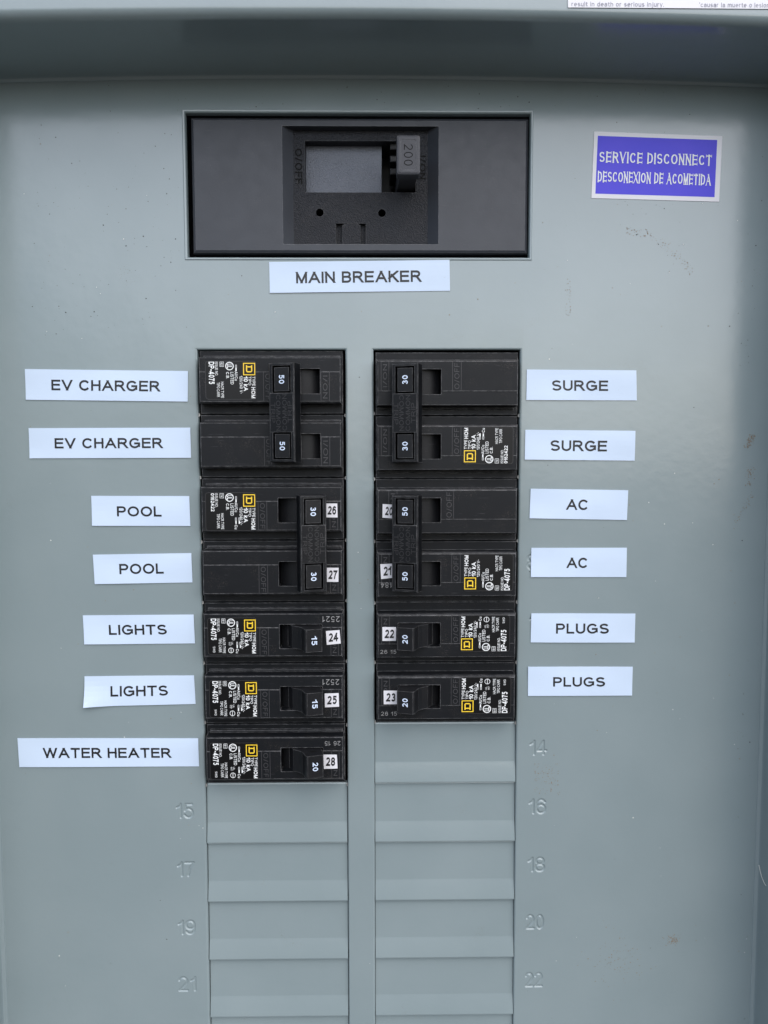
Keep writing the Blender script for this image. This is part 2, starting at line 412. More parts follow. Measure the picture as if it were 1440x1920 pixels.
mb = MB(); mb.box(WL-1, WR+1, -.2, 1.45, ZB-.8, ZB, .05); build('bottom_wall', mb, 'paint', box, origin=o0)
mb = MB(); mb.sheet((WL-1.2, ZB-.8, WR+1.2, 5.6), [], -1.0); build('back_wall', mb, 'dark', box, origin=o0)  # coloured black so the interior behind the openings reads as shade

# ------------------------------------------------------------ the cover plate
cover = thing('panel_cover', 'flat grey enamelled cover plate with a wide opening over two columns of breakers', 'panel cover', (0, 0, ZB))
mb = MB()
r = .035
NROW = 12
col_holes = [(X1, -NROW-.002, X2, 0.0), (X3, -NROW-.002, X4, 0.0)]
main_hole = (MX0, MZ0, MX1, MZ1)
# patches with stamped (sunken) circuit numbers
nums = []
for row, n_, u, v in ((7, '15', 346, 1520.5), (8, '17', 348, 1630), (9, '19', 349.5, 1739), (10, '21', 351, 1845)):
    nums.append((n_,)+P(u, v))
for row, n_, u, v in ((6, '14', 1009, 1402), (7, '16', 1007, 1512), (8, '18', 1005, 1621), (9, '20', 1003, 1728.5), (10, '22', 1001, 1837)):
    nums.append((n_,)+P(u, v))
for row in range(6): nums.append((str(2*row+2),)+P((1004, 1004, 1004, 998, 1009, 1009)[row], 713+row*113.5))
for row in range(7): nums.append((str(2*row+1),)+P(343 if row < 5 else 345.5, 722+row*114))
patches = []
for n_, cx, cz in nums:
    hw = .165; patches.append((n_, cx, cz, (round(cx-hw, 4), round(cz-.17, 4), round(cx+hw, 4), round(cz+.17, 4))))
big = [(h[0]-r, h[1]-r, h[2]+r, h[3]+r) for h in col_holes]+[(MX0-r-.012, MZ0-r-.012, MX1+r+.012, MZ1+r+.012)]
mb.sheet((WL-.02, ZB, WR+.02, 4.06), big+[p[3] for p in patches], 0)
mb.grid([[(x, -.0, 4.06), (x, -.002, 4.2)] for x in (WL-.02, WR+.02)])
for h in col_holes+[main_hole]:
    L = []; lipt = .014 if h is main_hole else 0
    if lipt:
        for e, t in ((r+.012, 0), (r+.008, .004), (r+.004, .011)): L.append(rr(h[0]-e, h[1]-e, h[2]+e, h[3]+e, 0, t))
    for q in [PI/2*i/5 for i in range(6)]:
        e = r*(1-math.sin(q)); L.append(rr(h[0]-e, h[1]-e, h[2]+e, h[3]+e, 0, lipt-r*(1-math.cos(q))))
    L.append(rr(*h, 0, -.10)); L.append(rr(h[0]-.05, h[1]-.05, h[2]+.05, h[3]+.05, 0, -.10))
    mb.loops(L)
def seg_d(px, py, a, b):
    dx, dy = b[0]-a[0], b[1]-a[1]; l2 = dx*dx+dy*dy or 1e-12
    k = max(0, min(1, ((px-a[0])*dx+(py-a[1])*dy)/l2)); return math.hypot(px-a[0]-k*dx, py-a[1]-k*dy)
for n_, cx, cz, (x0, z0, x1, z1) in patches:
    st, W = strokes(n_, .06, .20); H = .235; sx = (.275/W if W > 1 else H)
    segs = []
    for ch, pts in st:
        q = [(cx+(p[0]-W/2)*sx, cz+(p[1]-.5)*H) for p in pts]; segs += list(zip(q, q[1:]))
    nx, nz = 64, 46; rows = []
    for j in range(nz+1):
        z = z0+(z1-z0)*j/nz; row_ = []
        for i in range(nx+1):
            x = x0+(x1-x0)*i/nx
            d = min(seg_d(x, z, a, b) for a, b in segs)
            k = max(0, min(1, (.026-d)/.020)); row_.append((x, -.013*k*k*(3-2*k), z))
        rows.append(row_)
    mb.grid(rows)
# torn metal nibs where blanks were twisted out
def nib(mb, x, z, s_):
    mb.loops([[(x, -.02, z-.03), (x, -.02, z+.03), (x, -.06, z+.03), (x, -.06, z-.03)], [(x+s_*.022, -.03, z-.014), (x+s_*.018, -.03, z+.02), (x+s_*.018, -.05, z+.02), (x+s_*.022, -.05, z-.014)]], True, True)
cp = build('cover_plate', mb, 'paint', cover, origin=o0)
for p_ in cp.data.polygons: p_.use_smooth = True
cp.data.set_sharp_from_angle(angle=math.radians(35))
nb = MB()
for k in range(1, 8):
    nib(nb, X1, -k+random.uniform(-.03, .03), 1); nib(nb, X2, -k+random.uniform(-.03, .03), -1)
    if k < 7: nib(nb, X3, -k+random.uniform(-.03, .03), 1); nib(nb, X4, -k+random.uniform(-.03, .03), -1)
tag(build('metal_nibs', nb, 'chip', cover, origin=o0), kind='stuff')
# blank plates still in place: recessed at the top, bent out to the cover's face at the foot
mb = MB(); Wd = X2-X1-.022
prof = [(-.16, -.004), (-.092, -.004), (-.078, -.009), (-.072, -.03), (-.062, -.35), (-.053, -.655), (-.051, -.670), (-.047, -.69), (-.004, -.955), (-.002, -.975), (-.006, -.990), (-.02, -.997), (-.16, -.999)]
mb.grid([[(x, t, z) for t, z in prof] for x in (0, .012, Wd-.012, Wd)])
def blank(x, row):
    o = build('blank_plate', mb, 'paint', cover, True, key='blank')
    o.data.set_sharp_from_angle(angle=math.radians(4))
    o.location = (x*S, 0, (-row-ZB)*S)
    return o
for row in range(7, NROW): blank(X1+.011, row)
for row in range(6, NROW): blank(X3+.007, row)

# ------------------------------------------------------------ main breaker
mbk = thing('main_breaker', 'wide black main breaker with a large 200 handle in the long top opening', 'circuit breaker', ((MX0+MX1)/2, -.05, MZ0))
om = ((MX0+MX1)/2, -.05, MZ0)
def Rp(u0, v0, u1, v1, t):      # rectangle from two photo corners at height t
    a = P(u0, v0, t); b = P(u1, v1, t); return (a[0], b[1], b[0], a[1])
T0 = -.04
face = Rp(356.5, 219, 989.5, 475.5, T0)
rec = Rp(528.5, 236, 822, 458, T0)
TF = T0-.15
flo = Rp(549, 241, 801.5, 461, TF); flo = (flo[0], rec[1]+.004, flo[2], rec[3]-.004)
mb = MB()
e = .05
inner = (face[0]+e, face[1]+e, face[2]-e, face[3]-e)
mb.sheet(inner, [rec], T0)
mb.loops([rr(*inner, 0, T0), rr(face[0]+.015, face[1]+.015, face[2]-.015, face[3]-.015, 0, T0-.022), rr(*face, 0, T0-.06), rr(*face, 0, -.6)])
mb.loops([rr(*rec, 0, T0), rr(*flo, 0, TF)])
build('breaker_cover', mb, 'main', mbk, origin=om)
mb = MB()
win = Rp(571.5, 264, 779, 361, TF)
slot = Rp(630, 419, 686, 470, TF); slot = (slot[0], flo[1], slot[2], slot[3])
holes = [P(599.5, 398.5, TF), P(716, 399.5, TF)]
hr = .062; hs = [(x-.1, z-.1, x+.1, z+.1) for x, z in holes]
mb.sheet(flo, [win, slot]+hs, TF)
for (x, z), h in zip(holes, hs):
    n = 24; sq = []; ci = []
    for i in range(n):
        a = 2*PI*i/n+PI/4; c_, s_ = math.cos(a), math.sin(a); k = .1/max(abs(c_), abs(s_))
        sq.append((x+c_*k, TF, z+s_*k)); ci.append((x+c_*hr, TF, z+s_*hr))
    mb.loops([sq, ci, [(p[0], TF-.5, p[2]) for p in ci]])
mb.loops([rr(*win, 0, TF), rr(*win, 0, -.9)])
mb.loops([rr(*slot, 0, TF), rr(*slot, 0, TF-.08)]); mb.sheet(slot, [], TF-.08)
build('recessed_floor', mb, 'stipple', mbk, origin=om)
mb = MB(); a = P(641, 416, TF); b = P(676.5, 470, TF)
n = 10; x0, x1 = a[0], b[0]; z1 = a[1]
top = [(x1+(x0-x1)*i/n, z1-.05+.05*math.sin(PI*i/n)) for i in range(n+1)]
loop = [(x0, flo[1]+.002), (x1, flo[1]+.002)]+top
mb.loops([[(x, TF-.078, z) for x, z in loop], [(x, TF-.012, z) for x, z in loop], [(x0+(x-x0)*.96+.006, TF-.004, z-.004) for x, z in loop]], True, True)
build('release_tab', mb, 'stipple', mbk, origin=om)
mb = MB(); s0 = Rp(560, 272, 716, 385, TF-.2)
mb.box(s0[0], s0[2], -.8, TF-.2, s0[1], s0[3], .012); build('window_slider', mb, 'slider', mbk, origin=om)
mb = MB(); mb.sheet((MX0-.1, MZ0-.1, MX1+.1, MZ1+.1), [], -.97); build('shade_backing', mb, 'dark', mbk, origin=om)  # black sheet: shade of the gap and window hollow put into colour
# the ribbed edge beside the lever, then the lever itself
mb = MB()
a = P(737, 285, -.35)
for k in range(3): mb.box(a[0]-.05, a[0]+.06, -.8, -.28, a[1]-.32-.0+k*.19-.05, a[1]-.32+k*.19+.05, .02)
build('ribbed_block', mb, 'lever', mbk, origin=om)
TT = .55
tip = Rp(743.5, 252.5, 788, 327, TT)
mb = MB()
def RL(e, t, rad=.035): return rr(tip[0]+e, tip[1]+e, tip[2]-e, tip[3]-e, rad, t)
mb.loops([RL(.03, TT-.24), RL(0, TT-.20), RL(0, TT-.03), RL(.008, TT-.009), RL(.03, TT), RL(.06, TT), RL(.066, TT-.006)], True, True)
bs = Rp(742, 295, 776, 352, TF)
mb.loops([rr(tip[0]+.05, tip[1]+.05, tip[2]-.04, tip[3]-.06, 0, TT-.22), rr(bs[0], bs[1], bs[2], bs[3], 0, -.85)], True, True)
lev = build('breaker_lever', mb, 'mainlever', mbk, origin=om)
mb = MB(); fn = lambda a_, b_: (b_, a_)
tf_ = lambda X0, X1_, Z0, Z1_: (lambda a_, b_: (X0+(X1_-X0)*b_, Z1_-(Z1_-Z0)*a_))   # reading downwards, tops to the right
a = P(757.5, 270, TT); b = P(774, 310, TT)
put_text(mb, '200', 0, 1, 0, 1, tf_(a[0], b[0], b[1], a[1]), TT-.004, .085, .24)
build('lettering', mb, 'gloss', mbk, origin=om)
mb = MB(); a = P(553, 279, TF); b = P(567, 345, TF)
put_text(mb, 'O/OFF', 0, 1, 0, 1, tf_(a[0], b[0], b[1], a[1]), TF+.004, .17, .22)
build('lettering', mb, 'gloss', mbk, origin=om); mb = MB()
a = P(787, 292, TF); b = P(798, 336, TF)
put_text(mb, 'I/ON', 0, 1, 0, 1, tf_(a[0], b[0], b[1], a[1]), TF+.004, .17, .22)
build('lettering', mb, 'gloss', mbk, origin=om)

# ------------------------------------------------------------ breakers
CW = 2.308; BX0, BX1, BZ0, BZ1 = .060, 2.258, -.852, -.136
SX0, SX1, SZ0, SZ1 = 1.26, 1.93, -.70, -.315
SH = -.055; TB = .195; STEP = -.365
PX, PT, RT = 1.595, -.40, .915
def case_mesh(single):
    mb = MB()
    cell = (.022, -.994, CW-.030, -.008); body = (BX0, BZ0, BX1, BZ1)
    mb.sheet((cell[0]+.01, cell[1]+.01, cell[2]-.01, cell[3]-.01), [body], SH)
    mb.loops([rr(cell[0]+.01, cell[1]+.01, cell[2]-.01, cell[3]-.01, 0, SH), rr(*cell, 0, SH-.012), rr(*cell, 0, -.6)])
    # shallow second ledge running above the body
    mb.box(BX0+.03, BX1-.02, SH, SH+.05, BZ1-.002, BZ1+.045, .015)
    c, cb = .016, .034
    mb.loops([rr(*body, 0, SH), rr(BX0, BZ0, BX1, BZ1, 0, TB-.03), rr(BX0+c*.4, BZ0+cb*.4, BX1-c*.4, BZ1-c*.4, 0, TB-.009), rr(BX0+c, BZ0+cb, BX1-c, BZ1-c, 0, TB)])
    sl = (SX0, SZ0, SX1, SZ1)
    mb.sheet((BX0+c, STEP, BX1-c, BZ1-c), [sl], TB)
    mb.sheet((BX0+c, BZ0+cb, BX1-c, STEP), [sl], TB+.009)
    for x0, x1 in ((BX0+c, SX0), (SX1, BX1-c)): mb.poly([(x0, TB, STEP), (x1, TB, STEP), (x1, TB+.009, STEP), (x0, TB+.009, STEP)])
    # close the small step at the body ends and round the slot
    for x in (BX0+c, BX1-c): mb.poly([(x, TB, STEP), (x, TB+.009, STEP), (x, TB+.009, BZ0+cb), (x, TB, BZ0+cb)])
    mb.poly([(BX0+c, TB, BZ0+cb), (BX1-c, TB, BZ0+cb), (BX1-c, TB+.009, BZ0+cb), (BX0+c, TB+.009, BZ0+cb)])
    mb.loops([rr(*sl, 0, TB), rr(*sl, 0, -.35)])
    for x0, x1, z0, z1 in ((SX0, SX0, SZ0, STEP), (SX1, SX1, SZ0, STEP), (SX0, SX1, SZ0, SZ0)):
        mb.poly([(x0, TB, z0), (x1, TB, z1), (x1, TB+.009, z1), (x0, TB+.009, z0)])
    mb.sheet((SX0-.1, SZ0-.1, SX1+.1, SZ1+.1), [], -.34)
    return mb
def lever_pt(ang):
    c_, s_ = math.cos(ang), math.sin(ang)
    return lambda s, r_, z: (PX+s*c_+r_*s_, PT-s*s_+r_*c_, z)
ON, OFF = math.radians(15), math.radians(-14)
ZC = -.508
def lever_mesh(ang, paired):
    mb = MB(); zw = .178
    if paired:   # small block that fills the window of the tie bar
        pr = [(-.15, .10), (-.15, .50), (-.125, RT-.03), (-.115, RT), (.115, RT), (.125, RT-.03), (.15, .50), (.15, .10)]
    else:        # rocker toggle with a hollow inner flank
        pr = [(-.30, .12), (-.33, .42), (-.29, .56), (-.22, .64), (-.17, .72), (-.15, RT-.05), (-.135, RT-.012), (-.12, RT), (.118, RT), (.132, RT-.012), (.138, RT-.05), (.155, .12)]
    mb.loops([[(s, r_, ZC-zw) for s, r_ in pr], [(s, r_, ZC+zw-.0) for s, r_ in pr]], True, True)
    # curved hub closing the slot
    hub = [(-.42+.84*i/44, math.sqrt(max(0, .52**2-(-.42+.84*i/44)**2))) for i in range(45)]
    mb.grid([[(s, r_*.98, z) for s, r_ in hub] for z in (ZC-.2, ZC+.2)])
    if not paired:
        n = 14; mb.mi = 1  # flat oval patch, the shade of a pit painted in black
        mb.loops([[(-.0+.055*math.cos(2*PI*i/n), .74+.030*math.sin(2*PI*i/n), ZC+zw+.0015) for i in range(n)], [(-.0+.03*math.cos(2*PI*i/n), .74+.016*math.sin(2*PI*i/n), ZC+zw+.0015) for i in range(n)]], False, True)
    f = lever_pt(ang); mb.xf(f); return mb
def tie_mesh(ang):
    mb = MB(); hw = .205; z0, z1 = ZC-1-.245, ZC+.245; r0, r1 = RT-.22, RT+.012
    w_ = .150; wz = .205
    wins = [(-w_+.004, ZC-wz, w_+.0, ZC+wz), (-w_+.004, ZC-1-wz, w_+.0, ZC-1+wz)]
    T = lambda loops_: [[(x, t, z) for x, t, z in L] for L in loops_]
    b = .014
    mb.sheet((-hw+b, z0+b, hw-b, z1-b), wins, r1)
    mb.loops(T([rr(-hw+b, z0+b, hw-b, z1-b, 0, r1), rr(-hw, z0, hw, z1, 0, r1-b), rr(-hw-.015, z0-.006, hw+.015, z1+.006, 0, r0)]), False, False)
    mb.sheet((-hw-.015, z0-.006, hw+.015, z1+.006), [], r0)
    for q in wins: mb.loops(T([rr(*q, 0, r1), rr(q[0]+.008, q[1]+.008, q[2]-.008, q[3]-.008, 0, r1-.18)]))
    # slightly raised middle pad with thin border
    mb.box(-hw+.02, hw-.02, r1-.01, r1+.006, ZC-.5-.29, ZC-.5+.29, .004)
    mb.xf(lambda s, r_, z: lever_pt(ang)(s, r_, z)); return mb
def frame_rot(x0, x1, z0, z1): return lambda a_, b_: (x0+(x1-x0)*b_, z1-(z1-z0)*a_)
def frame_up(x0, x1, z0, z1): return lambda a_, b_: (x0+(x1-x0)*a_, z0+(z1-z0)*b_)
def tilt_text(mb, ang, txt, s0, s1, z0, z1, rad, wt, sp=.2, flip=False):
    sub = MB(); fn = (lambda a_, b_: (s0+(s1-s0)*b_, z1-(z1-z0)*a_)) if not flip else (lambda a_, b_: (s1-(s1-s0)*b_, z0+(z1-z0)*a_))
    put_text(sub, txt, 0, 1, 0, 1, fn, rad, wt, sp)
    f = lever_pt(ang); k = len(mb.v)
    mb.v += [f(x, t, z) for x, t, z in sub.v]; mb.f += [tuple(i+k for i in q) for q in sub.f]; mb.m += [0]*len(sub.f)
def outline(mb, x0, x1, z0, z1, t, w_, mi=None):
    for a_ in ((x0, x1, z1-w_, z1), (x0, x1, z0, z0+w_), (x0, x0+w_, z0+w_, z1-w_), (x1-w_, x1, z0+w_, z1-w_)):
        mb.poly([(a_[0], t, a_[2]), (a_[1], t, a_[2]), (a_[1], t, a_[3]), (a_[0], t, a_[3])], mi)
def relief(mb, k, variant):
    z = -k; t = TB+.011
    off, on = ((1.06, 1.20), (1.945, 2.075)) if variant == 'A' else ((.95, 1.085), (2.07, 2.19))
    for q in (off[0], off[1], on[0], on[1]):
        if abs(q-1.20) < .01: continue
        mb.poly([(q-.003, t, z+BZ0+.04), (q+.003, t, z+BZ0+.04), (q+.003, t, z+STEP-.004), (q-.003, t, z+STEP-.004)])
    put_text(mb, 'O/OFF', 0, 1, 0, 1, frame_rot(off[0]+.03, off[1]-.03, z+BZ0+.06, z+STEP-.03), t, .09, .25)
    put_text(mb, 'I/ON', 0, 1, 0, 1, frame_rot(on[0]+.03, on[1]-.03, z+BZ0+.08, z+STEP-.06), t, .09, .25)
def rating_label(parent, L0, L1, kind, key):
    """L0, L1 local corners (x, z); printed sideways, tops towards +x"""
    x0, x1, z0, z1 = L0[0], L1[0], L1[1], L0[1]
    LT = TB+.014
    mb = MB()
    mb.loops([rr(x0, z0, x1, z1, .045, TB-.005), rr(x0, z0, x1, z1, .045, LT)], False, True)
    pl = build('rating_label', mb, 'decal', parent, key=key+'p')
    rim = MB(); rim.loops([rr(x0, z0, x1, z1, .045, LT+.0008), rr(x0+.006, z0+.006, x1-.006, z1-.006, .04, LT+.0008)])
    tx = MB(); fnn = lambda a_, b_: (x1-(x1-x0)*b_, z1-(z1-z0)*a_)
    W0, H0 = .61, .80
    def T(s_, a0, a1, b0, b1, wt=.17, sp=.16):
        put_text(tx, s_, a0/W0, a1/W0, b1/H0, b0/H0, fnn, LT+.0015, wt*.84, sp)
    T('TYPE', .245, .395, .012, .058, .19); T('HOM', .415, .590, .012, .075, .24)
    T('TIPO', .245, .385, .075, .118, .17); T('10 kA', .245, .475, .128, .195, .24)
    T('120/240 V~', .235, .52, .212, .258, .17)
    T('Al/Cu', .165, .31, .288, .335, .18); T('LISTED', .175, .37, .352, .402, .18); T('C.B.', .175, .28, .425, .47, .2)
    T('ISSUE NO.', .012, .235, .60, .642, .17)
    T('DP-4075' if kind != '74' else '0162422', .012, .365 if kind != '74' else .30, .655, .745 if kind != '74' else .71, .24)
    T('HACR TYPE', .33, .585, .51, .555, .17); T('TIPO CARR', .34, .57, .575, .62, .17)
    if kind == '61': T('SWD', .475, .575, .68, .715, .15)
    box_n = {'62': '62', '74': '74', '61': '61'}[kind]
    T(box_n, .028, .072, .522, .556, .2)
    def ring(a_, b_, ra, th):
        n = 24; A1 = []; A2 = []
        for i in range(n):
            q = 2*PI*i/n
            for L_, rd in ((A1, ra), (A2, ra-th)):
                X, Z = fnn((a_+rd*math.cos(q))/W0, (b_+rd*math.sin(q))/H0); L_.append((X, LT+.0015, Z))
        tx.loops([A1, A2])
    def rect(a0, a1, b0, b1, m_=tx, mi=None, t=LT+.0018):
        p = [fnn(a_/W0, b_/H0) for a_, b_ in ((a0, b0), (a1, b0), (a1, b1), (a0, b1))]; m_.poly([(q[0], t, q[1]) for q in p], mi)
    ring(.080, .415, .067, .014); T('UL', .045, .115, .375, .455, .22, .1)
    for a0, a1, b0, b1 in ((.012, .09, .505, .510), (.012, .09, .565, .570), (.012, .018, .505, .57), (.084, .09, .505, .57)): rect(a0, a1, b0, b1)
    def wire(a_, b_):
        for q in ((a_, a_+.05, b_-.012, b_-.006), (a_, a_+.05, b_+.006, b_+.012), (a_, a_+.006, b_-.012, b_+.012), (a_+.05, a_+.10, b_-.010, b_+.010)): rect(*q)
    wire(.060, .312)
    if kind in ('61', '74'): T('Cu', .515, .585, .295, .34, .2); wire(.40, .265); wire(.40, .318)
    if kind == '61': ring(.54, .42, .045, .008); rect(.50, .58, .416, .424); T('117', .40, .46, .43, .46, .15); T('UL', .40, .455, .385, .415, .15)
    build('printed_text', tx, 'white', pl, key=key+'t')
    em = MB(); lo, hi = .030, .225; bo, bh = .010, .20
    def fr(a0, a1, b0, b1, th):
        for q in ((a0, a1, b0, b0+th), (a0, a1, b1-th, b1), (a0, a0+th, b0+th, b1-th), (a1-th, a1, b0+th, b1-th)): rect(*q, m_=em)
    fr(lo, hi, bo, bh, .014)
    # the capital D inside the square
    a0, a1, b0, b1 = lo+.045, hi-.045, bo+.045, bh-.045; s_ = .019
    rect(a0-.008, a1-.02, b1-s_, b1, em); rect(a0-.008, a1-.02, b0, b0+s_, em); rect(a0+.008, a0+.008+s_, b0+s_, b1-s_, em); rect(a1-s_, a1, b0+.018, b1-.018, em)
    for sgn_ in (0, 1):
        bA, bB = (b0, b0+.018) if sgn_ == 0 else (b1, b1-.018)
        pts = [(a1-.02, bA), (a1, bB), (a1-s_, bB), (a1-.02, bA+(s_ if sgn_ == 0 else -s_))]
        em.poly([(fnn(p[0]/W0, p[1]/H0)[0], LT+.002, fnn(p[0]/W0, p[1]/H0)[1]) for p in pts])
    build('emblem', em, 'yellow', pl, key=key+'e')
    build('label_rim', rim, 'decalrim', pl, key=key+'r')
def breaker(side, row, poles, amps, label, state, lab_px, kind, variants, group, dz=0.0, stamps=(), seed=0):
    if side == 'L': org = (X1+.002, 0, -row+dz); roty = 0
    else: org = (X4-.001, 0, -(row+poles)+dz); roty = PI
    def loc(u, v, t=TB+.01):
        X, Z = P(u, v, t)
        return (X-org[0], Z-org[2]) if side == 'L' else (org[0]-X, org[2]-Z)
    root = thing('circuit_breaker', label, 'circuit breaker', org, group, roty)
    ang = ON if state == 'on' else OFF
    for k in range(poles):
        c = build('breaker_case', case_mesh(poles == 1) if 'case' not in CACHE else None, ['case'], root, key='case')
        c.location = (0, 0, -k*S)
        lk = ('lever', state, poles)
        l_ = build('toggle_lever', lever_mesh(ang, poles == 2) if lk not in CACHE else None, ['lever', 'dark'], root, key=lk)
        l_.location = (0, 0, -k*S)
        nk = ('amp', amps, state)
        nm = MB()
        tilt_text(nm, ang, amps, -.043, .043, ZC-.068, ZC+.068, RT+.002, .19, .2)
        o_ = build('amp_number', nm, 'bluewhite', l_, key=nk)
    if poles == 2:
        tk = ('tie', state)
        tie = build('handle_tie', tie_mesh(ang) if tk not in CACHE else None, 'tie', root, key=tk)
        tm = MB(); rd = RT+.012+.0085
        tilt_text(tm, ang, 'TRIP', .10, .17, ZC-.5-.15, ZC-.5+.17, rd, .12, .2, True)
        tilt_text(tm, ang, 'COMMON', .015, .085, ZC-.5-.27, ZC-.5+.27, rd, .12, .2, True)
        tilt_text(tm, ang, 'COMMON', -.085, -.015, ZC-.5-.27, ZC-.5+.27, rd, .12, .2)
        tilt_text(tm, ang, 'TRIP', -.17, -.10, ZC-.5-.15, ZC-.5+.15, rd, .12, .2)
        build('lettering', tm, 'relief2', tie, key=('tielet', state))
    rm = MB()
    for k in range(poles): relief(rm, k, variants[k])
    tag(build('relief_marks', rm, 'relief', root), kind='stuff')
    pts = [loc(lab_px[0], lab_px[1]), loc(lab_px[2], lab_px[3])]
    xs_ = sorted(p[0] for p in pts); zs_ = sorted(p[1] for p in pts)
    rating_label(root, (xs_[0], zs_[1]), (xs_[1], zs_[0]), kind, 'rl%s%d' % (side, row))
    for txt, u0, v0, u1, v1, upside in stamps:
        p = loc(u0, v0, TB+.01); q = loc(u1, v1, TB+.01)
        xa, xb = sorted((p[0], q[0])); za, zb = sorted((p[1], q[1])); sm = MB()
        # upside: read with the page turned over, as seen in the breaker's own frame
        fn_ = (lambda a_, b_: (xb-(xb-xa)*a_, zb-(zb-za)*b_)) if upside else (lambda a_, b_: (xa+(xb-xa)*a_, za+(zb-za)*b_))
        put_text(sm, txt, 0, 1, 0, 1, fn_, TB+.013, .12, .25)
        build('date_stamp', sm, 'grey_print', root)
    return root
g2, g1 = 'two pole breakers in the panel', 'single pole breakers in the panel'
breaker('L', 0, 2, '50', 'double black breaker beside the two EV CHARGER labels, tied 50 handles thrown left to off', 'off', (384.5, 677, 480.5, 749), '62', 'AA', g2)
breaker('L', 2, 2, '30', 'double black breaker beside the POOL labels, tied 30 handles thrown over stickers 26 and 27', 'on', (384.6, 923.5, 480.4, 995), '74', 'BB', g2)
breaker('L', 4, 1, '15', 'single black 15 breaker bearing the white 24 sticker, beside the upper LIGHTS label', 'on', (388.8, 1158.5, 481.5, 1227), '61', 'B', g1, stamps=(('2521', 605, 1155.5, 637, 1166, True),))
breaker('L', 5, 1, '15', 'single black 15 breaker bearing the white 25 sticker, beside the lower LIGHTS label', 'on', (391.9, 1275.8, 483.5, 1345), '61', 'B', g1, stamps=(('2521', 605, 1273.5, 636, 1284, True),))
breaker('L', 6, 1, '20', 'lowest left black breaker, single 20 handle, bearing the 28 sticker beside WATER HEATER', 'on', (392.9, 1393, 484.6, 1461), '61', 'B', g1, stamps=(('26 15', 609, 1389.6, 638.5, 1397.6, True),))
breaker('R', 0, 2, '30', 'double black breaker beside the two SURGE labels with tied 30 handles', 'on', (869, 800, 962, 870), '74', 'BB', g2, -.025)
breaker('R', 2, 2, '50', 'double black breaker beside the two AC labels, tied 50 handles over stickers 20 and 21', 'on', (869.6, 1038.8, 962, 1108), '62', 'BA', g2, -.02, stamps=(('484', 714, 1092, 737, 1102, False),))
breaker('R', 4, 1, '20', 'single black 20 breaker bearing the white 22 sticker, beside the upper PLUGS label', 'on', (863.5, 1153.8, 955.6, 1221.7), '61', 'B', g1, stamps=(('26 15', 713, 1218.5, 743, 1225.5, True),))
breaker('R', 5, 1, '20', 'single black 20 breaker bearing the white 23 sticker, lowest in the right column', 'on', (864.6, 1270, 957.7, 1337.7), '61', 'B', g1, stamps=(('26 15', 714.5, 1334.5, 744, 1341.5, True),))

# ------------------------------------------------------------ paper labels and stickers
def quad_fn(c, t):
    q = [P(u, v, t) for u, v in c]      # TL, TR, BR, BL
    def f(a_, b_):   # a rightwards 0..1, b upwards 0..1
        v_ = 1-b_
        return tuple((1-a_)*(1-v_)*q[0][i]+a_*(1-v_)*q[1][i]+a_*v_*q[2][i]+(1-a_)*v_*q[3][i] for i in (0, 1))
    return f
def sticker(name, cat, label, c, base, th, mat_, lift=None, group=None, nx=16, nz=5, amp=.002):
    f = quad_fn(c, base+th); ph = random.uniform(0, 6)
    def top_t(a_, b_):
        e_ = amp*(math.sin(5*a_+ph)*math.cos(4*b_+ph)+1)
        if lift: e_ += lift[2]*max(0, 1-math.hypot((a_-lift[0])*3.2, (b_-lift[1])*1.2))**1.5
        return base+th+e_
    mb = MB(); cx, cz = f(.5, 0)
    rows = [[(*(lambda p: (p[0],))(f(i/nx, j/nz)), top_t(i/nx, j/nz), f(i/nx, j/nz)[1]) for i in range(nx+1)] for j in range(nz+1)]
    mb.grid(rows)
    mb.grid([[(x, t-th*.8, z) for x, t, z in r_] for r_ in rows])
    per = rows[0]+[r_[-1] for r_ in rows[1:]]+rows[-1][::-1][1:]+[r_[0] for r_ in rows[::-1][1:-1]]
    mb.loops([per, [(x, t-th*.8, z) for x, t, z in per]])
    org = (cx, base, cz)
    o_ = build(name, mb, mat_, None, origin=org)
    tag(o_, label, cat, group)
    return o_, f, top_t, org
def label_text(o_, f, top_t, org, items, matn, name='lettering'):
    mb = MB()
    for it in items:
        txt, u0, u1, v0, v1, wt, sp = it[:7]; kw = it[7] if len(it) > 7 else {}
        sub = MB(); put_text(sub, txt, u0, u1, 1-v1, 1-v0, lambda a_, b_: (a_, b_), 0, wt, sp, **kw)
        k = len(mb.v)
        for a_, t, b_ in sub.v:
            X, Z = f(a_, b_); mb.v.append((X, top_t(a_, b_)+.0015+t, Z))
        mb.f += [tuple(i+k for i in q) for q in sub.f]; mb.m += [0]*len(sub.f)
    return build(name, mb, matn, o_, origin=org)
gl = 'printed paper labels on the cover'
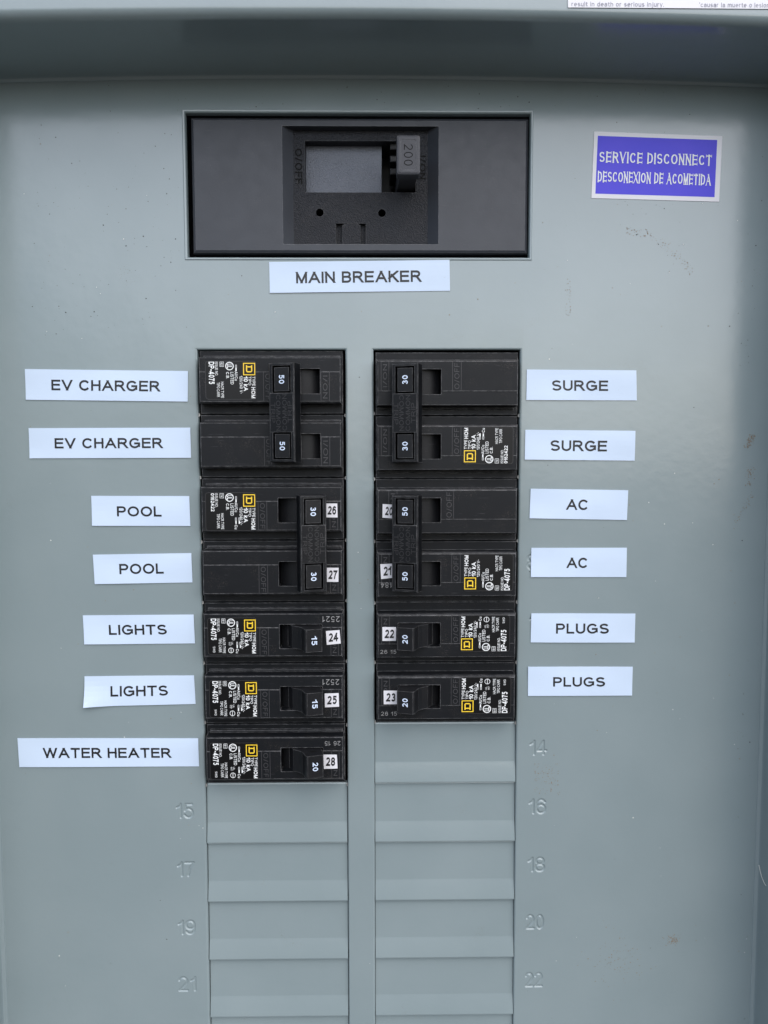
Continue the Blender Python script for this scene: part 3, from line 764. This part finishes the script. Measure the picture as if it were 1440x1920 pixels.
tapes = [
 ('EV CHARGER', [(47, 692), (352.5, 695.8), (352, 753), (48.5, 749.5)], .160, .827, .335, .68, 'white label printed EV CHARGER, upper of the two, beside the top left breaker', None),
 ('EV CHARGER', [(54, 802.8), (356.8, 801.8), (358.3, 858.3), (55.5, 859.3)], .158, .825, .335, .675, 'white label printed EV CHARGER, lower of the two, above the POOL labels', None),
 ('POOL', [(171.2, 929.7), (354.8, 930.2), (357.2, 986.2), (172.8, 985.7)], .257, .713, .345, .685, 'white label printed POOL, upper of the two, just under the EV CHARGER labels', None),
 ('POOL', [(174.2, 1040), (358.8, 1037), (361, 1092), (177.8, 1095)], .26, .712, .33, .68, 'white label printed POOL, lower of the two and slightly tilted, above LIGHTS', None),
 ('LIGHTS', [(155.4, 1153.8), (363.1, 1152.2), (365.7, 1206.3), (158.3, 1208.1)], .228, .752, .335, .68, 'white label printed LIGHTS, upper of the two, beside the breaker with sticker 24', None),
 ('LIGHTS', [(158.8, 1268), (363.9, 1266.2), (366.8, 1319.8), (159.1, 1324.5)], .235, .756, .335, .685, 'white label printed LIGHTS, lower of the two, with its lower left corner lifting', (0, 0, .07)),
 ('WATER HEATER', [(32.9, 1384.2), (371.8, 1384.2), (373.1, 1436.9), (36.6, 1438)], .137, .846, .335, .685, 'long white label printed WATER HEATER at the foot of the left labels', None),
 ('SURGE', [(987.8, 692.8), (1192.8, 694.5), (1194, 750.8), (986.8, 750)], .23, .74, .345, .69, 'white label printed SURGE, upper of the two, topmost on the right side', None),
 ('SURGE', [(985, 805.8), (1191.3, 807.8), (1190, 863.8), (983.8, 861.7)], .23, .744, .34, .70, 'white label printed SURGE, lower of the two, above the AC labels', None),
 ('AC', [(995, 916.2), (1177.8, 919.2), (1175.3, 975), (992.8, 971.7)], .374, .595, .335, .69, 'white label printed AC, upper of the two, slightly tilted, below SURGE', None),
 ('AC', [(996.3, 1027.2), (1175.2, 1027), (1174.3, 1082), (995.3, 1081.8)], .374, .592, .335, .69, 'white label printed AC, lower of the two, above the PLUGS labels', None),
 ('PLUGS', [(996.2, 1150), (1191, 1150.3), (1190, 1204.8), (995, 1204.5)], .24, .748, .345, .69, 'white label printed PLUGS, upper of the two, beside the breaker with sticker 22', None),
 ('PLUGS', [(990, 1250), (1186.2, 1250), (1185, 1304), (990, 1304.8)], .24, .737, .355, .68, 'white label printed PLUGS, lower of the two, above the stamped number 14', None),
 ('MAIN BREAKER', [(504.7, 491.3), (842.8, 487.5), (843.8, 545.1), (506.1, 549.4)], .147, .84, .33, .70, 'white label printed MAIN BREAKER centred under the wide top opening', None),
]
for txt, c, u0, u1, v0, v1, lb, lift in tapes:
    r_ = sticker('paper_label', 'label', lb, c, .001, .010, 'paper', lift, gl, 24, 6, .005)
    label_text(*r_, [(txt, u0, u1, v0, v1, .182, .15 if txt != 'AC' else .12)], 'ink')
gn = 'small numbered stickers on the breakers'
sts = [
 ('26', [(605, 944), (632.3, 944), (633, 970.3), (605, 970)], 'small white sticker 26 on the upper POOL pole, half hidden by the tie bar'),
 ('27', [(608, 1064.6), (635, 1064.6), (634.5, 1091), (608, 1091)], 'small white sticker 27 on the lower POOL pole, half hidden by the tie bar'),
 ('24', [(611, 1183.3), (636.7, 1181.3), (639, 1206.5), (612.7, 1209.2)], 'small white sticker 24, slightly tilted, on the upper LIGHTS breaker'),
 ('25', [(608.6, 1300.5), (635, 1299.6), (635.8, 1325), (609.3, 1326.3)], 'small white sticker 25 on the lower LIGHTS breaker'),
 ('28', [(606, 1415), (631.6, 1415), (633, 1441), (607.3, 1441.6)], 'small white sticker 28 on the WATER HEATER breaker'),
 ('20', [(717.5, 945), (743, 946.5), (742, 972.5), (717, 970.6)], 'small white sticker 20 on the upper AC pole, partly behind the tie bar'),
 ('21', [(713, 1058), (738.5, 1056.6), (740, 1083), (714.6, 1085.8)], 'small white sticker 21 on the lower AC pole, beside the tie bar'),
 ('22', [(717, 1175.8), (742.7, 1175.8), (742.7, 1201.5), (717, 1201.8)], 'small white sticker 22 on the upper PLUGS breaker'),
 ('23', [(719.3, 1295), (745.5, 1295), (745.5, 1320.5), (719.5, 1320.5)], 'small white sticker 23 on the lowest right breaker'),
]
for txt, c, lb in sts:
    r_ = sticker('number_sticker', 'sticker', lb, c, TB+.010, .005, 'vinyl', None, gn, 4, 4, .0005)
    label_text(*r_, [(txt, *{'20': (.20, .74), '26': (.34, .90), '27': (.30, .88), '21': (.20, .76)}.get(txt, (.17, .83)), .18, .80, .22, .16, {'slant': .10})], 'ink')
# blue service disconnect sign
r_ = sticker('warning_sticker', 'sticker', 'violet blue sticker with white border reading SERVICE DISCONNECT, tilted, at the upper right', [(1114.2, 246.7), (1354.2, 255.3), (1348.3, 378.3), (1108.9, 371.4)], .001, .006, 'vinyl', None, None, 16, 8, .0015)
so_, f, top_t, org = r_
mb = MB(); fx = [(.030, .945), (.968, .945), (.968, .062), (.030, .062)]
nx, nz = 16, 8
mb.grid([[(lambda a_, b_: (f(a_, b_)[0], top_t(a_, b_)+.001, f(a_, b_)[1]))(.029+(.962-.029)*i/nx, .068+(.938-.068)*j/nz) for i in range(nx+1)] for j in range(nz+1)])
build('blue_field', mb, 'blue', so_, origin=org)
top2 = lambda a_, b_: top_t(a_, b_)+.0015
label_text(so_, f, top2, org, [('SERVICE DISCONNECT', .048, .925, .29, .462, .25, .25, {'thin': .10, 'serif': .115}), ('DESCONEXION DE ACOMETIDA', .042, .925, .585, .760, .27, .24, {'thin': .10, 'serif': .115})], 'white')
# folded white warning label on the rim above
cW = [(1065, -80), (1500, -80), (1500, 17), (1065, 14)]
r_ = sticker('warning_label', 'label', 'white warning label on the rim, cut off by the top right picture edge', cW, 1.515, .006, 'vinyl', None, None, 16, 4, .001)
label_text(*r_, [('result in death or serious injury.', .015, .412, .885, .975, .13, .16), ("'causar la muerte o lesiones graves.", .565, .99, .885, .975, .13, .16)], 'greyink')

# ------------------------------------------------------------ grit and specks stuck on the cover
def specks(name, n, matn, size, pts_fn, label):
    mb = MB()
    for i in range(n):
        u, v = pts_fn(i); x, z = P(u, v)
        if X1-.05 < x < X2+.05 and -12 < z < .05 or X3-.05 < x < X4+.05 and -12 < z < .05 or MX0-.05 < x < MX1+.05 and MZ0-.05 < z < MZ1+.05: continue
        if not (WL+.1 < x < WR-.1 and z < zseam(x)-.08): continue
        s_ = size*random.uniform(.4, 1.3); k = random.randint(4, 6); a0 = random.uniform(0, 6); el = random.choice((.3, .5, .9, 1)); ca, sa = math.cos(a0), math.sin(a0)
        L = []
        for j in range(k):
            q = 2*PI*j/k; px, pz = s_*math.cos(q)*random.uniform(.7, 1.2), s_*el*math.sin(q)*random.uniform(.7, 1.2)
            L.append((x+px*ca-pz*sa, .0004, z+px*sa+pz*ca))
        mb.loops([L, [(x+(p[0]-x)*.6, s_*.35, z+(p[2]-z)*.6) for p in L]], False, True)
    o_ = build(name, mb, matn, None, origin=(0, 0, 0)); tag(o_, label, 'dirt', None, 'stuff'); return o_
R_ = random.uniform; Ga = random.gauss
def f_dark(i):
    k = i % 10
    if k < 3: return R_(60, 340), R_(230, 640)
    if k < 5: return Ga(1220, 60), Ga(250, 40)+R_(0, 120)
    if k == 5: q = R_(0, 1); return (1185+q*115+Ga(0, 5), 440+q*q*80+Ga(0, 7)) if i % 30 == 5 else (R_(1375, 1430), R_(230, 700))
    if k == 6: return R_(1380, 1425), R_(1200, 1900)
    if k == 7: return R_(200, 1300), R_(155, 215)
    return R_(10, 1430), R_(160, 1915)
specks('dark_grit', 380, 'dirt', .0085, f_dark, 'tiny dark specks of grit scattered over the grey cover')
def f_brown(i):
    k = i % 8
    if k == 0: q = R_(0, 1); return 1170+q*130+Ga(0, 4), 432+q*q*85+Ga(0, 5)
    if k < 3:
        q = R_(0, 1)
        return (1412-q*22+Ga(0, 4), 815+q*50) if q < .5 else ((1406+Ga(0, 5), 875+R_(0, 36)) if q < .8 else (1412-(q-.8)*180+Ga(0, 3), 925+(q-.8)*290+Ga(0, 4)))
    if k == 3: return Ga(1262, 8), Ga(1762, 5)
    if k == 4: return Ga(1155, 30), Ga(1795, 30)
    if k == 5 and i % 3 == 0: return R_(1060, 1070), R_(520, 600)
    if k == 6: return R_(1000, 1050), 1430+R_(0, 60)
    return R_(20, 1400), R_(230, 1900)
specks('brown_dust', 900, 'browndirt', .0085, f_brown, 'brown dusty smears in arcs on the right of the grey cover')
specks('pale_grit', 110, 'paledirt', .009, lambda i: (R_(20, 1420), R_(300, 1910)), 'tiny pale grains stuck on the grey cover')

# a pale stray fibre caught on the right wall
mb = MB(); pts = [(1423, 1622), (1425, 1633), (1428, 1644), (1432, 1654), (1436, 1661)]
c3 = [P(u, v, .3) for u, v in pts]
mb.loops([[(x+.006*math.cos(q), .3+.006*math.sin(q), z) for q in (0, 2.1, 4.2)] for x, z in c3], True, True)
tag(build('stray_fibre', mb, 'paledirt', None, origin=(c3[0][0], .3, c3[0][1])), 'pale curved stray fibre caught beside the right wall of the box', 'fibre')
